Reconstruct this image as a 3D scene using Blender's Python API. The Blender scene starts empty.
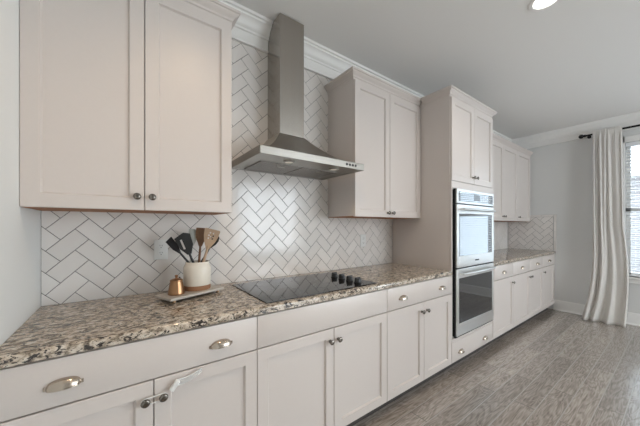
import bpy, bmesh, math, random
from mathutils import Vector, Matrix
random.seed(4)
S = bpy.context.scene
COL = S.collection
PI = math.pi

# ------------------------------------------------------------------ camera, world, lights, exposure
cam_d = bpy.data.cameras.new('camera')
cam = bpy.data.objects.new('camera', cam_d); COL.objects.link(cam)
cam.location = (0.319, -1.8471, 1.3021)
cam.rotation_euler = (PI / 2, 0, -0.6333)
cam_d.sensor_width = 36; cam_d.lens = 15.13; cam_d.shift_y = 0.0205
cam_d.clip_start = 0.02
S.camera = cam
S.view_settings.view_transform = 'Standard'; S.view_settings.look = 'None'
S.view_settings.gamma = 1; S.view_settings.use_curve_mapping = False
S.view_settings.exposure = 0.06

W = bpy.data.worlds.new('sky'); S.world = W; W.use_nodes = True
wn = W.node_tree.nodes; bgn = wn['Background']
bgn.inputs[0].default_value = (0.78, 0.89, 1.0, 1); bgn.inputs[1].default_value = 4.2

def area(name, loc, rot, sx, sy, power, col):
    d = bpy.data.lights.new(name, 'AREA'); d.shape = 'RECTANGLE'; d.size = sx; d.size_y = sy
    d.energy = power; d.color = col
    o = bpy.data.objects.new(name, d); COL.objects.link(o); o.location = loc; o.rotation_euler = rot
    return o
# sky light by the right wall's glass door (out of view), plus two added fill lamps
area('daylight', (5.98, -4.40, 1.15), (PI / 2, 0, PI / 2), 1.05, 2.0, 150, (0.90, 0.96, 1.0))
area('daylight', (6.05, -2.03, 1.5), (PI / 2, 0, PI / 2), 0.54, 1.75, 8, (0.72, 0.86, 1.0))  # fill lamp outside the visible window, added to cool and brighten the right side
area('daylight', (3.75, -5.38, 1.5), (PI / 2, 0, 0), 1.9, 1.8, 62, (0.90, 0.96, 1.0))  # fill lamp outside the unseen window added behind the camera

# ------------------------------------------------------------------ sizes
X1, X2, X3, X4, X5 = 0.8369, 1.7775, 2.630, 3.478, 5.7545
YB, YU = -0.637, -0.338           # door faces, base and wall cabinets
ZC, ZCB = 0.914, 0.877            # countertop top / underside
ZB, ZD = 0.0987, 0.7145           # cabinet bottom, drawer/door split
ZU, ZUT, ZCR = 1.3756, 2.463, 2.512
ZH = 2.775                        # ceiling
YF = -5.2                         # wall behind the camera
DT = 0.02                         # door thickness
CAMZ = 1.3

# ------------------------------------------------------------------ materials
def mat(name):
    m = bpy.data.materials.new(name); m.use_nodes = True
    nt = m.node_tree
    return m, nt, nt.nodes['Principled BSDF']
def simple(name, col, rough=0.5, metal=0.0, bump=0.0, bscale=60.0, spec=0.5, var=0.0):
    m, nt, b = mat(name)
    b.inputs['Base Color'].default_value = (*col, 1); b.inputs['Roughness'].default_value = rough
    b.inputs['Metallic'].default_value = metal; b.inputs['Specular IOR Level'].default_value = spec
    tc = nt.nodes.new('ShaderNodeTexCoord')
    n = nt.nodes.new('ShaderNodeTexNoise'); n.inputs['Scale'].default_value = bscale
    n.inputs['Detail'].default_value = 4
    nt.links.new(tc.outputs['Object'], n.inputs['Vector'])
    if bump:
        bp = nt.nodes.new('ShaderNodeBump'); bp.inputs['Strength'].default_value = bump
        bp.inputs['Distance'].default_value = 0.002
        nt.links.new(n.outputs['Fac'], bp.inputs['Height']); nt.links.new(bp.outputs[0], b.inputs['Normal'])
    mx = nt.nodes.new('ShaderNodeMix'); mx.data_type = 'RGBA'
    mx.inputs['A'].default_value = (*[c * (1 - var) for c in col], 1)
    mx.inputs['B'].default_value = (*[min(1, c * (1 + var)) for c in col], 1)
    nt.links.new(n.outputs['Fac'], mx.inputs['Factor'])
    nt.links.new(mx.outputs['Result'], b.inputs['Base Color'])
    return m
def brushed(name, col, rough, scale=(1, 1, 1), amount=0.15):
    m, nt, b = mat(name)
    b.inputs['Metallic'].default_value = 1
    tc = nt.nodes.new('ShaderNodeTexCoord'); mp = nt.nodes.new('ShaderNodeMapping')
    mp.inputs['Scale'].default_value = scale
    n = nt.nodes.new('ShaderNodeTexNoise'); n.inputs['Scale'].default_value = 1; n.inputs['Detail'].default_value = 6
    nt.links.new(tc.outputs['Object'], mp.inputs[0]); nt.links.new(mp.outputs[0], n.inputs['Vector'])
    r = nt.nodes.new('ShaderNodeMapRange'); r.inputs['To Min'].default_value = rough - amount * 0.5
    r.inputs['To Max'].default_value = rough + amount * 0.5
    nt.links.new(n.outputs['Fac'], r.inputs['Value']); nt.links.new(r.outputs[0], b.inputs['Roughness'])
    mx = nt.nodes.new('ShaderNodeMix'); mx.data_type = 'RGBA'
    mx.inputs['A'].default_value = (*[c * 0.95 for c in col], 1); mx.inputs['B'].default_value = (*[min(1, c * 1.04) for c in col], 1)
    nt.links.new(n.outputs['Fac'], mx.inputs['Factor']); nt.links.new(mx.outputs['Result'], b.inputs['Base Color'])
    bp = nt.nodes.new('ShaderNodeBump'); bp.inputs['Strength'].default_value = 0.02; bp.inputs['Distance'].default_value = 0.0005
    nt.links.new(n.outputs['Fac'], bp.inputs['Height']); nt.links.new(bp.outputs[0], b.inputs['Normal'])
    return m

M = {}
M['paint'] = simple('cabinet_paint', (0.625, 0.566, 0.530), 0.36, bump=0.03, bscale=90, var=0.015)
M['trimwhite'] = simple('trim_paint', (0.84, 0.825, 0.80), 0.4, bump=0.02, bscale=70, var=0.01)
M['wall'] = simple('wall_paint_grey', (0.67, 0.665, 0.65), 0.75, bump=0.08, bscale=220, var=0.02)
M['wallwhite'] = simple('wall_paint_pale', (0.76, 0.765, 0.75), 0.7, bump=0.08, bscale=220, var=0.02)
M['ceil'] = simple('ceiling_paint', (0.80, 0.79, 0.77), 0.85, bump=0.1, bscale=260, var=0.02)
M['bare_wood'] = simple('bare_wood', (0.34, 0.125, 0.03), 0.6, bump=0.1, bscale=35, var=0.25)
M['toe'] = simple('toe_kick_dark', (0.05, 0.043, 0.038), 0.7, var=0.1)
M['grout'] = simple('grout', (0.085, 0.08, 0.076), 0.9, bump=0.2, bscale=300, var=0.1)
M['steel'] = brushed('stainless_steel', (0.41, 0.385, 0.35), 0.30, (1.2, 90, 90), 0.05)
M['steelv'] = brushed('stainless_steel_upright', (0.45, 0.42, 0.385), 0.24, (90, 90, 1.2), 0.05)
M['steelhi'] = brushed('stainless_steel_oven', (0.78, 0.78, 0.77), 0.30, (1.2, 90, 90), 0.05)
M['mesh'] = simple('filter_mesh', (0.30, 0.28, 0.26), 0.45, 1.0, bump=0.5, bscale=420, var=0.3)
M['nickel'] = brushed('warm_nickel', (0.50, 0.43, 0.36), 0.22, (60, 60, 60), 0.08)
M['knobm'] = brushed('knob_nickel', (0.20, 0.18, 0.16), 0.2, (60, 60, 60), 0.08)
M['blackplastic'] = simple('black_plastic', (0.012, 0.012, 0.013), 0.35, var=0.1)
M['blacksteel'] = simple('black_enamel', (0.008, 0.008, 0.009), 0.25, var=0.1)
M['iron'] = simple('black_iron', (0.015, 0.014, 0.014), 0.45, 0.6, var=0.1)
M['white_plastic'] = simple('white_plastic', (0.74, 0.74, 0.72), 0.35, var=0.01)
M['crock'] = simple('cream_glaze', (0.72, 0.665, 0.58), 0.22, bump=0.05, bscale=40, var=0.05)
M['clay'] = simple('raw_clay', (0.30, 0.15, 0.075), 0.7, bump=0.2, bscale=120, var=0.15)
M['copper'] = brushed('aged_brass', (0.36, 0.20, 0.105), 0.3, (40, 40, 4), 0.1)
M['tan_wood'] = simple('tan_wood', (0.42, 0.29, 0.19), 0.6, bump=0.1, bscale=50, var=0.15)
M['brown_wood'] = simple('brown_wood', (0.19, 0.095, 0.045), 0.55, bump=0.1, bscale=50, var=0.2)
M['silicone'] = simple('grey_silicone', (0.50, 0.51, 0.47), 0.5, var=0.05)
M['tray'] = simple('pale_stone', (0.47, 0.43, 0.385), 0.35, bump=0.05, bscale=18, var=0.18)
M['brass'] = brushed('brass', (0.34, 0.22, 0.13), 0.35, (60, 60, 60), 0.1)
M['blind'] = simple('blind_white', (0.80, 0.81, 0.82), 0.5, var=0.01)
M['display'] = simple('oven_panel_glass', (0.10, 0.10, 0.105), 0.06, var=0.05)

def m_glass(name, tint, refl):
    m = bpy.data.materials.new(name); m.use_nodes = True; nt = m.node_tree; nt.nodes.clear()
    out = nt.nodes.new('ShaderNodeOutputMaterial'); mx = nt.nodes.new('ShaderNodeMixShader')
    tr = nt.nodes.new('ShaderNodeBsdfTransparent'); tr.inputs[0].default_value = (*tint, 1)
    gl = nt.nodes.new('ShaderNodeBsdfGlossy'); gl.inputs['Roughness'].default_value = 0.02
    fr = nt.nodes.new('ShaderNodeFresnel'); fr.inputs[0].default_value = refl
    nt.links.new(fr.outputs[0], mx.inputs[0]); nt.links.new(tr.outputs[0], mx.inputs[1]); nt.links.new(gl.outputs[0], mx.inputs[2])
    nt.links.new(mx.outputs[0], out.inputs[0]); return m
M['glass'] = m_glass('window_glass', (0.96, 0.98, 0.98), 1.45)
def m_clear():
    m, nt, b = mat('frosted_clear_plastic')
    b.inputs['Base Color'].default_value = (0.78, 0.77, 0.76, 1); b.inputs['Roughness'].default_value = 0.25; b.inputs['Alpha'].default_value = 0.45
    return m
M['lock'] = m_clear()

def m_ovenglass():
    m, nt, b = mat('oven_glass')
    b.inputs['Base Color'].default_value = (0.012, 0.012, 0.014, 1); b.inputs['Roughness'].default_value = 0.03
    b.inputs['IOR'].default_value = 1.8
    return m
M['ovenglass'] = m_ovenglass()
def m_ovenmirror():
    m, nt, b = mat('oven_mirror_glass')
    b.inputs['Base Color'].default_value = (0.27, 0.275, 0.28, 1); b.inputs['Roughness'].default_value = 0.03
    b.inputs['Metallic'].default_value = 0.85
    return m
M['ovenmirror'] = m_ovenmirror()
def m_cooktop():
    m, nt, b = mat('ceramic_glass')
    b.inputs['Base Color'].default_value = (0.012, 0.012, 0.012, 1); b.inputs['Roughness'].default_value = 0.045
    b.inputs['IOR'].default_value = 1.52
    return m
M['cooktop'] = m_cooktop()

def m_tile():
    m, nt, b = mat('glazed_tile')
    b.inputs['Roughness'].default_value = 0.12
    g = nt.nodes.new('ShaderNodeNewGeometry')
    r = nt.nodes.new('ShaderNodeValToRGB')
    r.color_ramp.elements[0].color = (0.715, 0.675, 0.64, 1); r.color_ramp.elements[1].color = (0.79, 0.75, 0.715, 1)
    nt.links.new(g.outputs['Random Per Island'], r.inputs[0]); nt.links.new(r.outputs[0], b.inputs['Base Color'])
    tc = nt.nodes.new('ShaderNodeTexCoord'); n = nt.nodes.new('ShaderNodeTexNoise'); n.inputs['Scale'].default_value = 22
    n.inputs['Detail'].default_value = 1
    bp = nt.nodes.new('ShaderNodeBump'); bp.inputs['Strength'].default_value = 0.12; bp.inputs['Distance'].default_value = 0.004
    nt.links.new(tc.outputs['Object'], n.inputs['Vector']); nt.links.new(n.outputs['Fac'], bp.inputs['Height'])
    nt.links.new(bp.outputs[0], b.inputs['Normal'])
    return m
M['tile'] = m_tile()

def m_granite():
    m, nt, b = mat('granite')
    b.inputs['Roughness'].default_value = 0.10; b.inputs['IOR'].default_value = 1.62
    L = nt.links
    tc = nt.nodes.new('ShaderNodeTexCoord')
    mp = nt.nodes.new('ShaderNodeMapping'); mp.inputs['Rotation'].default_value = (0.5, 0.6, 0.5)
    mp.inputs['Scale'].default_value = (1, 1.7, 1.5)
    L.new(tc.outputs['Object'], mp.inputs[0])
    def noise(s, d, rgh=0.6, dist=0.0):
        n = nt.nodes.new('ShaderNodeTexNoise'); n.inputs['Scale'].default_value = s; n.inputs['Detail'].default_value = d
        n.inputs['Roughness'].default_value = rgh; n.inputs['Distortion'].default_value = dist
        L.new(mp.outputs[0], n.inputs['Vector']); return n
    def ramp(src, stops):
        r = nt.nodes.new('ShaderNodeValToRGB'); e = r.color_ramp.elements
        e[0].position, e[0].color = stops[0][0], (*stops[0][1], 1)
        e[1].position, e[1].color = stops[-1][0], (*stops[-1][1], 1)
        for p, c in stops[1:-1]:
            k = e.new(p); k.color = (*c, 1)
        L.new(src, r.inputs[0]); return r
    n1 = noise(34, 5, 0.65, 0.6)
    base = ramp(n1.outputs['Fac'], [(0.34, (0.10, 0.072, 0.052)), (0.43, (0.27, 0.22, 0.165)), (0.52, (0.54, 0.45, 0.36)), (0.64, (0.65, 0.59, 0.505))])
    n2 = noise(30, 5, 0.66, 1.4)
    mask = ramp(n2.outputs['Fac'], [(0.425, (1, 1, 1)), (0.458, (0, 0, 0))])
    mx = nt.nodes.new('ShaderNodeMix'); mx.data_type = 'RGBA'
    L.new(mask.outputs[0], mx.inputs['Factor']); L.new(base.outputs[0], mx.inputs['A']); mx.inputs['B'].default_value = (0.035, 0.029, 0.026, 1)
    n3 = noise(110, 2, 0.5)
    sp = ramp(n3.outputs['Fac'], [(0.33, (1, 1, 1)), (0.38, (0, 0, 0))])
    mx2 = nt.nodes.new('ShaderNodeMix'); mx2.data_type = 'RGBA'
    L.new(sp.outputs[0], mx2.inputs['Factor']); L.new(mx.outputs['Result'], mx2.inputs['A']); mx2.inputs['B'].default_value = (0.06, 0.05, 0.045, 1)
    L.new(mx2.outputs['Result'], b.inputs['Base Color'])
    return m
M['granite'] = m_granite()

def m_floor():
    m, nt, b = mat('hand_scraped_planks')
    L = nt.links
    tc = nt.nodes.new('ShaderNodeTexCoord')
    PW = 0.128
    mp = nt.nodes.new('ShaderNodeMapping'); mp.inputs['Location'].default_value = (0.35, 0.70 + 10 * PW, 0)
    L.new(tc.outputs['Object'], mp.inputs[0])
    br = nt.nodes.new('ShaderNodeTexBrick')
    br.inputs['Scale'].default_value = 1; br.inputs['Brick Width'].default_value = 1.15; br.inputs['Row Height'].default_value = PW
    br.inputs['Mortar Size'].default_value = 0.004; br.inputs['Mortar Smooth'].default_value = 0.8; br.inputs['Bias'].default_value = 0
    br.offset = 0.37; br.offset_frequency = 2; br.squash = 1
    br.inputs['Color1'].default_value = (0, 0, 0, 1); br.inputs['Color2'].default_value = (1, 1, 1, 1); br.inputs['Mortar'].default_value = (0.5, 0.5, 0.5, 1)
    L.new(mp.outputs[0], br.inputs['Vector'])
    # shift the grain from plank to plank
    mul = nt.nodes.new('ShaderNodeVectorMath'); mul.operation = 'MULTIPLY_ADD'
    cx = nt.nodes.new('ShaderNodeCombineXYZ')
    L.new(br.outputs['Color'], mul.inputs[0]); mul.inputs[1].default_value = (7.3, 3.1, 5.7); L.new(mp.outputs[0], mul.inputs[2])
    gm = nt.nodes.new('ShaderNodeMapping'); gm.inputs['Scale'].default_value = (1.7, 8.5, 1)
    L.new(mul.outputs[0], gm.inputs[0])
    wv = nt.nodes.new('ShaderNodeTexNoise'); wv.inputs['Scale'].default_value = 1.6; wv.inputs['Detail'].default_value = 2; wv.inputs['Distortion'].default_value = 0.7
    L.new(gm.outputs[0], wv.inputs['Vector'])
    m1 = nt.nodes.new('ShaderNodeMath'); m1.operation = 'MULTIPLY'; m1.inputs[1].default_value = 55
    L.new(wv.outputs['Fac'], m1.inputs[0])
    sn = nt.nodes.new('ShaderNodeMath'); sn.operation = 'SINE'; L.new(m1.outputs[0], sn.inputs[0])
    fm = nt.nodes.new('ShaderNodeMapping'); fm.inputs['Scale'].default_value = (9, 130, 1); L.new(mul.outputs[0], fm.inputs[0])
    fn = nt.nodes.new('ShaderNodeTexNoise'); fn.inputs['Scale'].default_value = 1; fn.inputs['Detail'].default_value = 4
    L.new(fm.outputs[0], fn.inputs['Vector'])
    mr = nt.nodes.new('ShaderNodeMapRange'); mr.inputs['From Min'].default_value = -1; mr.inputs['From Max'].default_value = 1
    L.new(sn.outputs[0], mr.inputs['Value'])
    ad = nt.nodes.new('ShaderNodeMath'); ad.operation = 'MULTIPLY_ADD'; ad.inputs[1].default_value = 0.26
    L.new(mr.outputs[0], ad.inputs[0]); L.new(fn.outputs['Fac'], ad.inputs[2])
    r = nt.nodes.new('ShaderNodeValToRGB'); e = r.color_ramp.elements
    e[0].position, e[0].color = 0.28, (0.135, 0.105, 0.082, 1)
    e[1].position, e[1].color = 1.0, (0.48, 0.42, 0.37, 1)
    L.new(ad.outputs[0], r.inputs[0])
    tone = nt.nodes.new('ShaderNodeMapRange'); tone.inputs['To Min'].default_value = 0.74; tone.inputs['To Max'].default_value = 1.26
    L.new(br.outputs['Color'], tone.inputs['Value'])
    sc = nt.nodes.new('ShaderNodeVectorMath'); sc.operation = 'SCALE'
    L.new(r.outputs[0], sc.inputs[0]); L.new(tone.outputs[0], sc.inputs['Scale'])
    mx = nt.nodes.new('ShaderNodeMix'); mx.data_type = 'RGBA'
    L.new(br.outputs['Fac'], mx.inputs['Factor']); L.new(sc.outputs[0], mx.inputs['A']); mx.inputs['B'].default_value = (0.06, 0.05, 0.043, 1)
    L.new(mx.outputs['Result'], b.inputs['Base Color'])
    # bevel highlights painted as pale lines along the long plank edges
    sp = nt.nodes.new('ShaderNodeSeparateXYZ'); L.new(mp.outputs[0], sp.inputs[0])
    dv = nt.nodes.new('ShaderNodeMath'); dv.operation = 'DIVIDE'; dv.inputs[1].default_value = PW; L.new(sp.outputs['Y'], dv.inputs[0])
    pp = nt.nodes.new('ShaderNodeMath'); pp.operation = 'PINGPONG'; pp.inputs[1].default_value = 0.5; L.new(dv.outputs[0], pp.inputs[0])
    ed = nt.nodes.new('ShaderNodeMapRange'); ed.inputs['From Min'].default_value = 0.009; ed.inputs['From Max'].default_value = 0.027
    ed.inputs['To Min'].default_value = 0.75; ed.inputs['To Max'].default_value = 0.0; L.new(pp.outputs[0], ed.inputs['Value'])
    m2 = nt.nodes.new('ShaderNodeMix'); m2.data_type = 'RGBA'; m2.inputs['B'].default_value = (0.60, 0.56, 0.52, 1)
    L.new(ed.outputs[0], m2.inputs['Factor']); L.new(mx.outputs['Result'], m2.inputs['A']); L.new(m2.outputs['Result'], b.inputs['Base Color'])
    b.inputs['Coat Weight'].default_value = 1.0; b.inputs['Coat IOR'].default_value = 1.6; b.inputs['Coat Roughness'].default_value = 0.2
    rr = nt.nodes.new('ShaderNodeMapRange'); rr.inputs['To Min'].default_value = 0.46; rr.inputs['To Max'].default_value = 0.30
    L.new(ad.outputs[0], rr.inputs['Value']); L.new(rr.outputs[0], b.inputs['Roughness'])
    b.inputs['IOR'].default_value = 1.6
    h = nt.nodes.new('ShaderNodeMath'); h.operation = 'MULTIPLY_ADD'; h.inputs[1].default_value = -3
    L.new(br.outputs['Fac'], h.inputs[0]); L.new(ad.outputs[0], h.inputs[2])
    bp = nt.nodes.new('ShaderNodeBump'); bp.inputs['Strength'].default_value = 0.45; bp.inputs['Distance'].default_value = 0.0025
    L.new(h.outputs[0], bp.inputs['Height']); L.new(bp.outputs[0], b.inputs['Normal'])
    return m
M['floor'] = m_floor()

def m_curtain():
    m, nt, b = mat('linen')
    L = nt.links
    b.inputs['Roughness'].default_value = 0.9
    tc = nt.nodes.new('ShaderNodeTexCoord'); mp = nt.nodes.new('ShaderNodeMapping'); mp.inputs['Scale'].default_value = (300, 300, 30)
    n = nt.nodes.new('ShaderNodeTexNoise'); n.inputs['Scale'].default_value = 1
    L.new(tc.outputs['Object'], mp.inputs[0]); L.new(mp.outputs[0], n.inputs['Vector'])
    r = nt.nodes.new('ShaderNodeValToRGB')
    r.color_ramp.elements[0].color = (0.82, 0.79, 0.75, 1); r.color_ramp.elements[1].color = (0.90, 0.875, 0.84, 1)
    L.new(n.outputs['Fac'], r.inputs[0]); L.new(r.outputs[0], b.inputs['Base Color'])
    tl = nt.nodes.new('ShaderNodeBsdfTranslucent'); L.new(r.outputs[0], tl.inputs[0])
    mx = nt.nodes.new('ShaderNodeMixShader'); mx.inputs[0].default_value = 0.35
    L.new(b.outputs[0], mx.inputs[1]); L.new(tl.outputs[0], mx.inputs[2])
    L.new(mx.outputs[0], nt.nodes['Material Output'].inputs[0])
    return m
M['linen'] = m_curtain()

def m_brick():
    m, nt, b = mat('pale_brick')
    L = nt.links
    tc = nt.nodes.new('ShaderNodeTexCoord'); mp = nt.nodes.new('ShaderNodeMapping')
    mp.inputs['Rotation'].default_value = (0, 0, 0)
    sx = nt.nodes.new('ShaderNodeSeparateXYZ'); cb = nt.nodes.new('ShaderNodeCombineXYZ')
    L.new(tc.outputs['Object'], sx.inputs[0]); L.new(sx.outputs['Y'], cb.inputs['X']); L.new(sx.outputs['Z'], cb.inputs['Y'])
    br = nt.nodes.new('ShaderNodeTexBrick'); br.inputs['Scale'].default_value = 1
    br.inputs['Brick Width'].default_value = 0.22; br.inputs['Row Height'].default_value = 0.075; br.inputs['Mortar Size'].default_value = 0.008
    br.inputs['Color1'].default_value = (0.26, 0.24, 0.24, 1); br.inputs['Color2'].default_value = (0.36, 0.33, 0.33, 1); br.inputs['Mortar'].default_value = (0.6, 0.6, 0.6, 1)
    L.new(cb.outputs[0], br.inputs['Vector']); L.new(br.outputs['Color'], b.inputs['Base Color'])
    b.inputs['Roughness'].default_value = 0.85
    return m
M['brick'] = m_brick()
M['concrete'] = simple('patio_concrete', (0.58, 0.57, 0.55), 0.9, bump=0.2, bscale=20, var=0.1)

def m_emit(name, col, st):
    m, nt, b = mat(name)
    b.inputs['Base Color'].default_value = (*col, 1)
    b.inputs['Emission Color'].default_value = (*col, 1); b.inputs['Emission Strength'].default_value = st
    return m
M['lamp'] = m_emit('lamp_diffuser', (1.0, 0.96, 0.90), 3.0)
M['halogen'] = m_emit('hood_bulb', (0.9, 0.84, 0.74), 0.12)

# ------------------------------------------------------------------ helpers
def root(name, loc, label, cat, group=None, kind=None):
    o = bpy.data.objects.new(name, None); o.empty_display_size = 0.05; COL.objects.link(o); o.location = loc
    tag(o, label, cat, group, kind); return o
def tag(o, label=None, cat=None, group=None, kind=None):
    if label: o['label'] = label
    if cat: o['category'] = cat
    if group: o['group'] = group
    if kind: o['kind'] = kind
    return o
def top_of(o):
    while o.parent: o = o.parent
    return o
def obj(name, bm, material, parent=None, loc=(0, 0, 0), smooth=True, label=None, bevel=0.0, seg=2, angle=35):
    """link a bmesh given in world coordinates as ONE mesh object"""
    bmesh.ops.remove_doubles(bm, verts=bm.verts, dist=1e-6)
    bmesh.ops.recalc_face_normals(bm, faces=bm.faces)
    o0 = Vector(top_of(parent).location) if parent else Vector(loc)
    bmesh.ops.translate(bm, verts=bm.verts, vec=-o0)
    me = bpy.data.meshes.new(name); bm.to_mesh(me); bm.free()
    me.materials.append(material)
    o = bpy.data.objects.new(name, me); COL.objects.link(o)
    if parent: o.parent = parent
    else: o.location = o0
    if bevel:
        md = o.modifiers.new('bevel', 'BEVEL'); md.width = bevel; md.segments = seg; md.limit_method = 'ANGLE'; md.angle_limit = math.radians(40)
        md.harden_normals = False
    if smooth:
        for p in me.polygons: p.use_smooth = True
        try: me.set_sharp_from_angle(angle=math.radians(angle))
        except Exception: pass
    if label: o['label'] = label
    return o
def struct(name, bm, material, label=None, parent=None, bevel=0.0):
    o = obj(name, bm, material, parent, bevel=bevel)
    if parent is None:
        o['kind'] = 'structure'
        if label: o['label'] = label
    return o
def B(): return bmesh.new()
def box(bm, x0, x1, y0, y1, z0, z1):
    if x0 > x1: x0, x1 = x1, x0
    if y0 > y1: y0, y1 = y1, y0
    if z0 > z1: z0, z1 = z1, z0
    v = [bm.verts.new(p) for p in ((x0, y0, z0), (x1, y0, z0), (x1, y1, z0), (x0, y1, z0), (x0, y0, z1), (x1, y0, z1), (x1, y1, z1), (x0, y1, z1))]
    for f in ((0, 3, 2, 1), (4, 5, 6, 7), (0, 1, 5, 4), (1, 2, 6, 5), (2, 3, 7, 6), (3, 0, 4, 7)):
        bm.faces.new([v[i] for i in f])
    return v
def prism(bm, prof, axis, a, b):
    """closed 2-D profile extruded along an axis; prof in the two other axes (in x,y,z order)"""
    def P(p, t):
        q = list(p); q.insert('xyz'.index(axis), t); return q
    r0 = [bm.verts.new(P(p, a)) for p in prof]; r1 = [bm.verts.new(P(p, b)) for p in prof]
    n = len(prof)
    for i in range(n): bm.faces.new((r0[i], r0[(i + 1) % n], r1[(i + 1) % n], r1[i]))
    bm.faces.new(r0); bm.faces.new(list(reversed(r1)))
def lathe(bm, prof, c, axis=(0, 0, 1), n=28):
    """(r, h) profile revolved about an axis through c"""
    ax = Vector(axis).normalized(); q = Vector((0, 0, 1)).rotation_difference(ax); c = Vector(c)
    rings = []
    for r, h in prof:
        if r < 1e-6: rings.append([bm.verts.new(c + q @ Vector((0, 0, h)))])
        else: rings.append([bm.verts.new(c + q @ Vector((r * math.cos(2 * PI * k / n), r * math.sin(2 * PI * k / n), h))) for k in range(n)])
    for a, b in zip(rings, rings[1:]):
        for k in range(n):
            k2 = (k + 1) % n
            if len(a) == 1 and len(b) == 1: continue
            if len(a) == 1: bm.faces.new((a[0], b[k], b[k2]))
            elif len(b) == 1: bm.faces.new((a[k], a[k2], b[0]))
            else: bm.faces.new((a[k], a[k2], b[k2], b[k]))
    return bm
def tube(bm, pts, r, n=10, closed=False):
    pts = [Vector(p) for p in pts]; rings = []
    N = len(pts); up = None
    for i, p in enumerate(pts):
        a = pts[(i - 1) % N] if (i > 0 or closed) else p
        b = pts[(i + 1) % N] if (i < N - 1 or closed) else p
        t = (b - a).normalized()
        if up is None:
            up = Vector((0, 0, 1)) if abs(t.z) < 0.9 else Vector((1, 0, 0))
        s = t.cross(up).normalized(); up = s.cross(t).normalized()
        rr = r[i] if isinstance(r, (list, tuple)) else r
        rings.append([bm.verts.new(p + (s * math.cos(2 * PI * k / n) + up * math.sin(2 * PI * k / n)) * rr) for k in range(n)])
    for i in range(N if closed else N - 1):
        a, b = rings[i], rings[(i + 1) % N]
        for k in range(n): bm.faces.new((a[k], a[(k + 1) % n], b[(k + 1) % n], b[k]))
    if not closed:
        bm.faces.new(rings[0]); bm.faces.new(list(reversed(rings[-1])))
def sweep(bm, prof, path):
    """profile (out, z) swept along a plan polyline; out is to the right of travel, corners mitred"""
    n = len(path); P = [Vector((p[0], p[1])) for p in path]; rings = []
    for i in range(n):
        def nrm(a, b):
            d = (b - a).normalized(); return Vector((d.y, -d.x))
        if i == 0: o = nrm(P[0], P[1])
        elif i == n - 1: o = nrm(P[-2], P[-1])
        else:
            n1, n2 = nrm(P[i - 1], P[i]), nrm(P[i], P[i + 1]); o = (n1 + n2) / (1 + n1.dot(n2))
        rings.append([bm.verts.new((P[i].x + o.x * d, P[i].y + o.y * d, z)) for d, z in prof])
    m = len(prof)
    for a, b in zip(rings, rings[1:]):
        for k in range(m): bm.faces.new((a[k], a[(k + 1) % m], b[(k + 1) % m], b[k]))
    bm.faces.new(rings[0]); bm.faces.new(list(reversed(rings[-1])))

# ------------------------------------------------------------------ structure
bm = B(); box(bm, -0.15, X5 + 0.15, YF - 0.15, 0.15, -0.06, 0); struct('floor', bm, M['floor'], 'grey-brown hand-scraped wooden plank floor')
bm = B(); box(bm, -0.15, X5 + 0.15, YF - 0.15, 0.15, ZH, ZH + 0.08); struct('ceiling', bm, M['ceil'], 'flat grey-white painted ceiling')
bm = B(); box(bm, -0.12, 0, YF, 0.008, 0, ZH); struct('wall_left', bm, M['wallwhite'], 'pale wall at the left end of the counter')
bm = B(); box(bm, -0.12, X5 + 0.12, 0.008, 0.12, 0, ZH); struct('wall_back', bm, M['wall'], 'wall behind the cabinets and tiles')
WT, WS = 2.42, 0.63          # window head and sill
WINR = [(-2.32, -1.36), (-4.95, -3.86)]       # right wall openings (y)
def wall_with_holes(name, axis, a0, a1, t0, t1, holes, m, label):
    """wall running along y (axis 'y') or x, thickness t0..t1, holes [(lo, hi, z0, z1)]"""
    bm = B(); cur = a0
    def bb(p, q, z0, z1):
        if axis == 'y': box(bm, t0, t1, p, q, z0, z1)
        else: box(bm, p, q, t0, t1, z0, z1)
    for lo, hi, z0, z1 in sorted(holes):
        bb(cur, lo, 0, ZH)
        bb(lo, hi, 0, z0); bb(lo, hi, z1, ZH); cur = hi
    bb(cur, a1, 0, ZH)
    return struct(name, bm, m, label)
wall_with_holes('wall_right', 'y', YF, 0.008, X5, X5 + 0.12, [(*WINR[0], WS, WT), (*WINR[1], 0.06, 2.2)], M['wall'], 'grey end wall with the window')
FR = [(2.8, 4.7, 0.55, 2.45)]  # opening of the added unseen window, placed to let fill light in
wall_with_holes('wall_front', 'x', -0.12, X5 + 0.12, YF - 0.12, YF, FR, M['wall'], 'wall behind the camera with one window')

# crown mouldings and baseboards of the room
CROWN = [(0, 2.585), (0.020, 2.585), (0.020, 2.594), (0.015, 2.600), (0.015, 2.668), (0.024, 2.672), (0.026, 2.684),
         (0.036, 2.690), (0.046, 2.702), (0.052, 2.718), (0.066, 2.734), (0.078, 2.740), (0.080, 2.752), (0.092, 2.756), (0.092, ZH), (0, ZH)]
bm = B(); sweep(bm, CROWN, [(0, -0.001), (1.188, -0.001)]); struct('trim_1', bm, M['trimwhite'], 'crown moulding left of the hood chimney')
bm = B(); sweep(bm, CROWN, [(1.388, -0.001), (X5, -0.001), (X5, YF)]); struct('trim_2', bm, M['trimwhite'], 'crown moulding right of the hood chimney and along the end wall')
BASE = [(0, 0), (0.026, 0), (0.026, 0.008), (0.022, 0.016), (0.014, 0.020), (0.014, 0.115), (0.011, 0.135), (0.011, 0.142), (0.006, 0.155), (0, 0.158)]
bm = B(); sweep(bm, BASE, [(X5, -0.62), (X5, -3.78)]); struct('baseboard_right', bm, M['trimwhite'], 'white baseboard of the end wall')
bm = B(); sweep(bm, BASE, [(X5, YF), (0, YF)]); struct('baseboard_front', bm, M['trimwhite'], 'white baseboard behind the camera')

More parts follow.
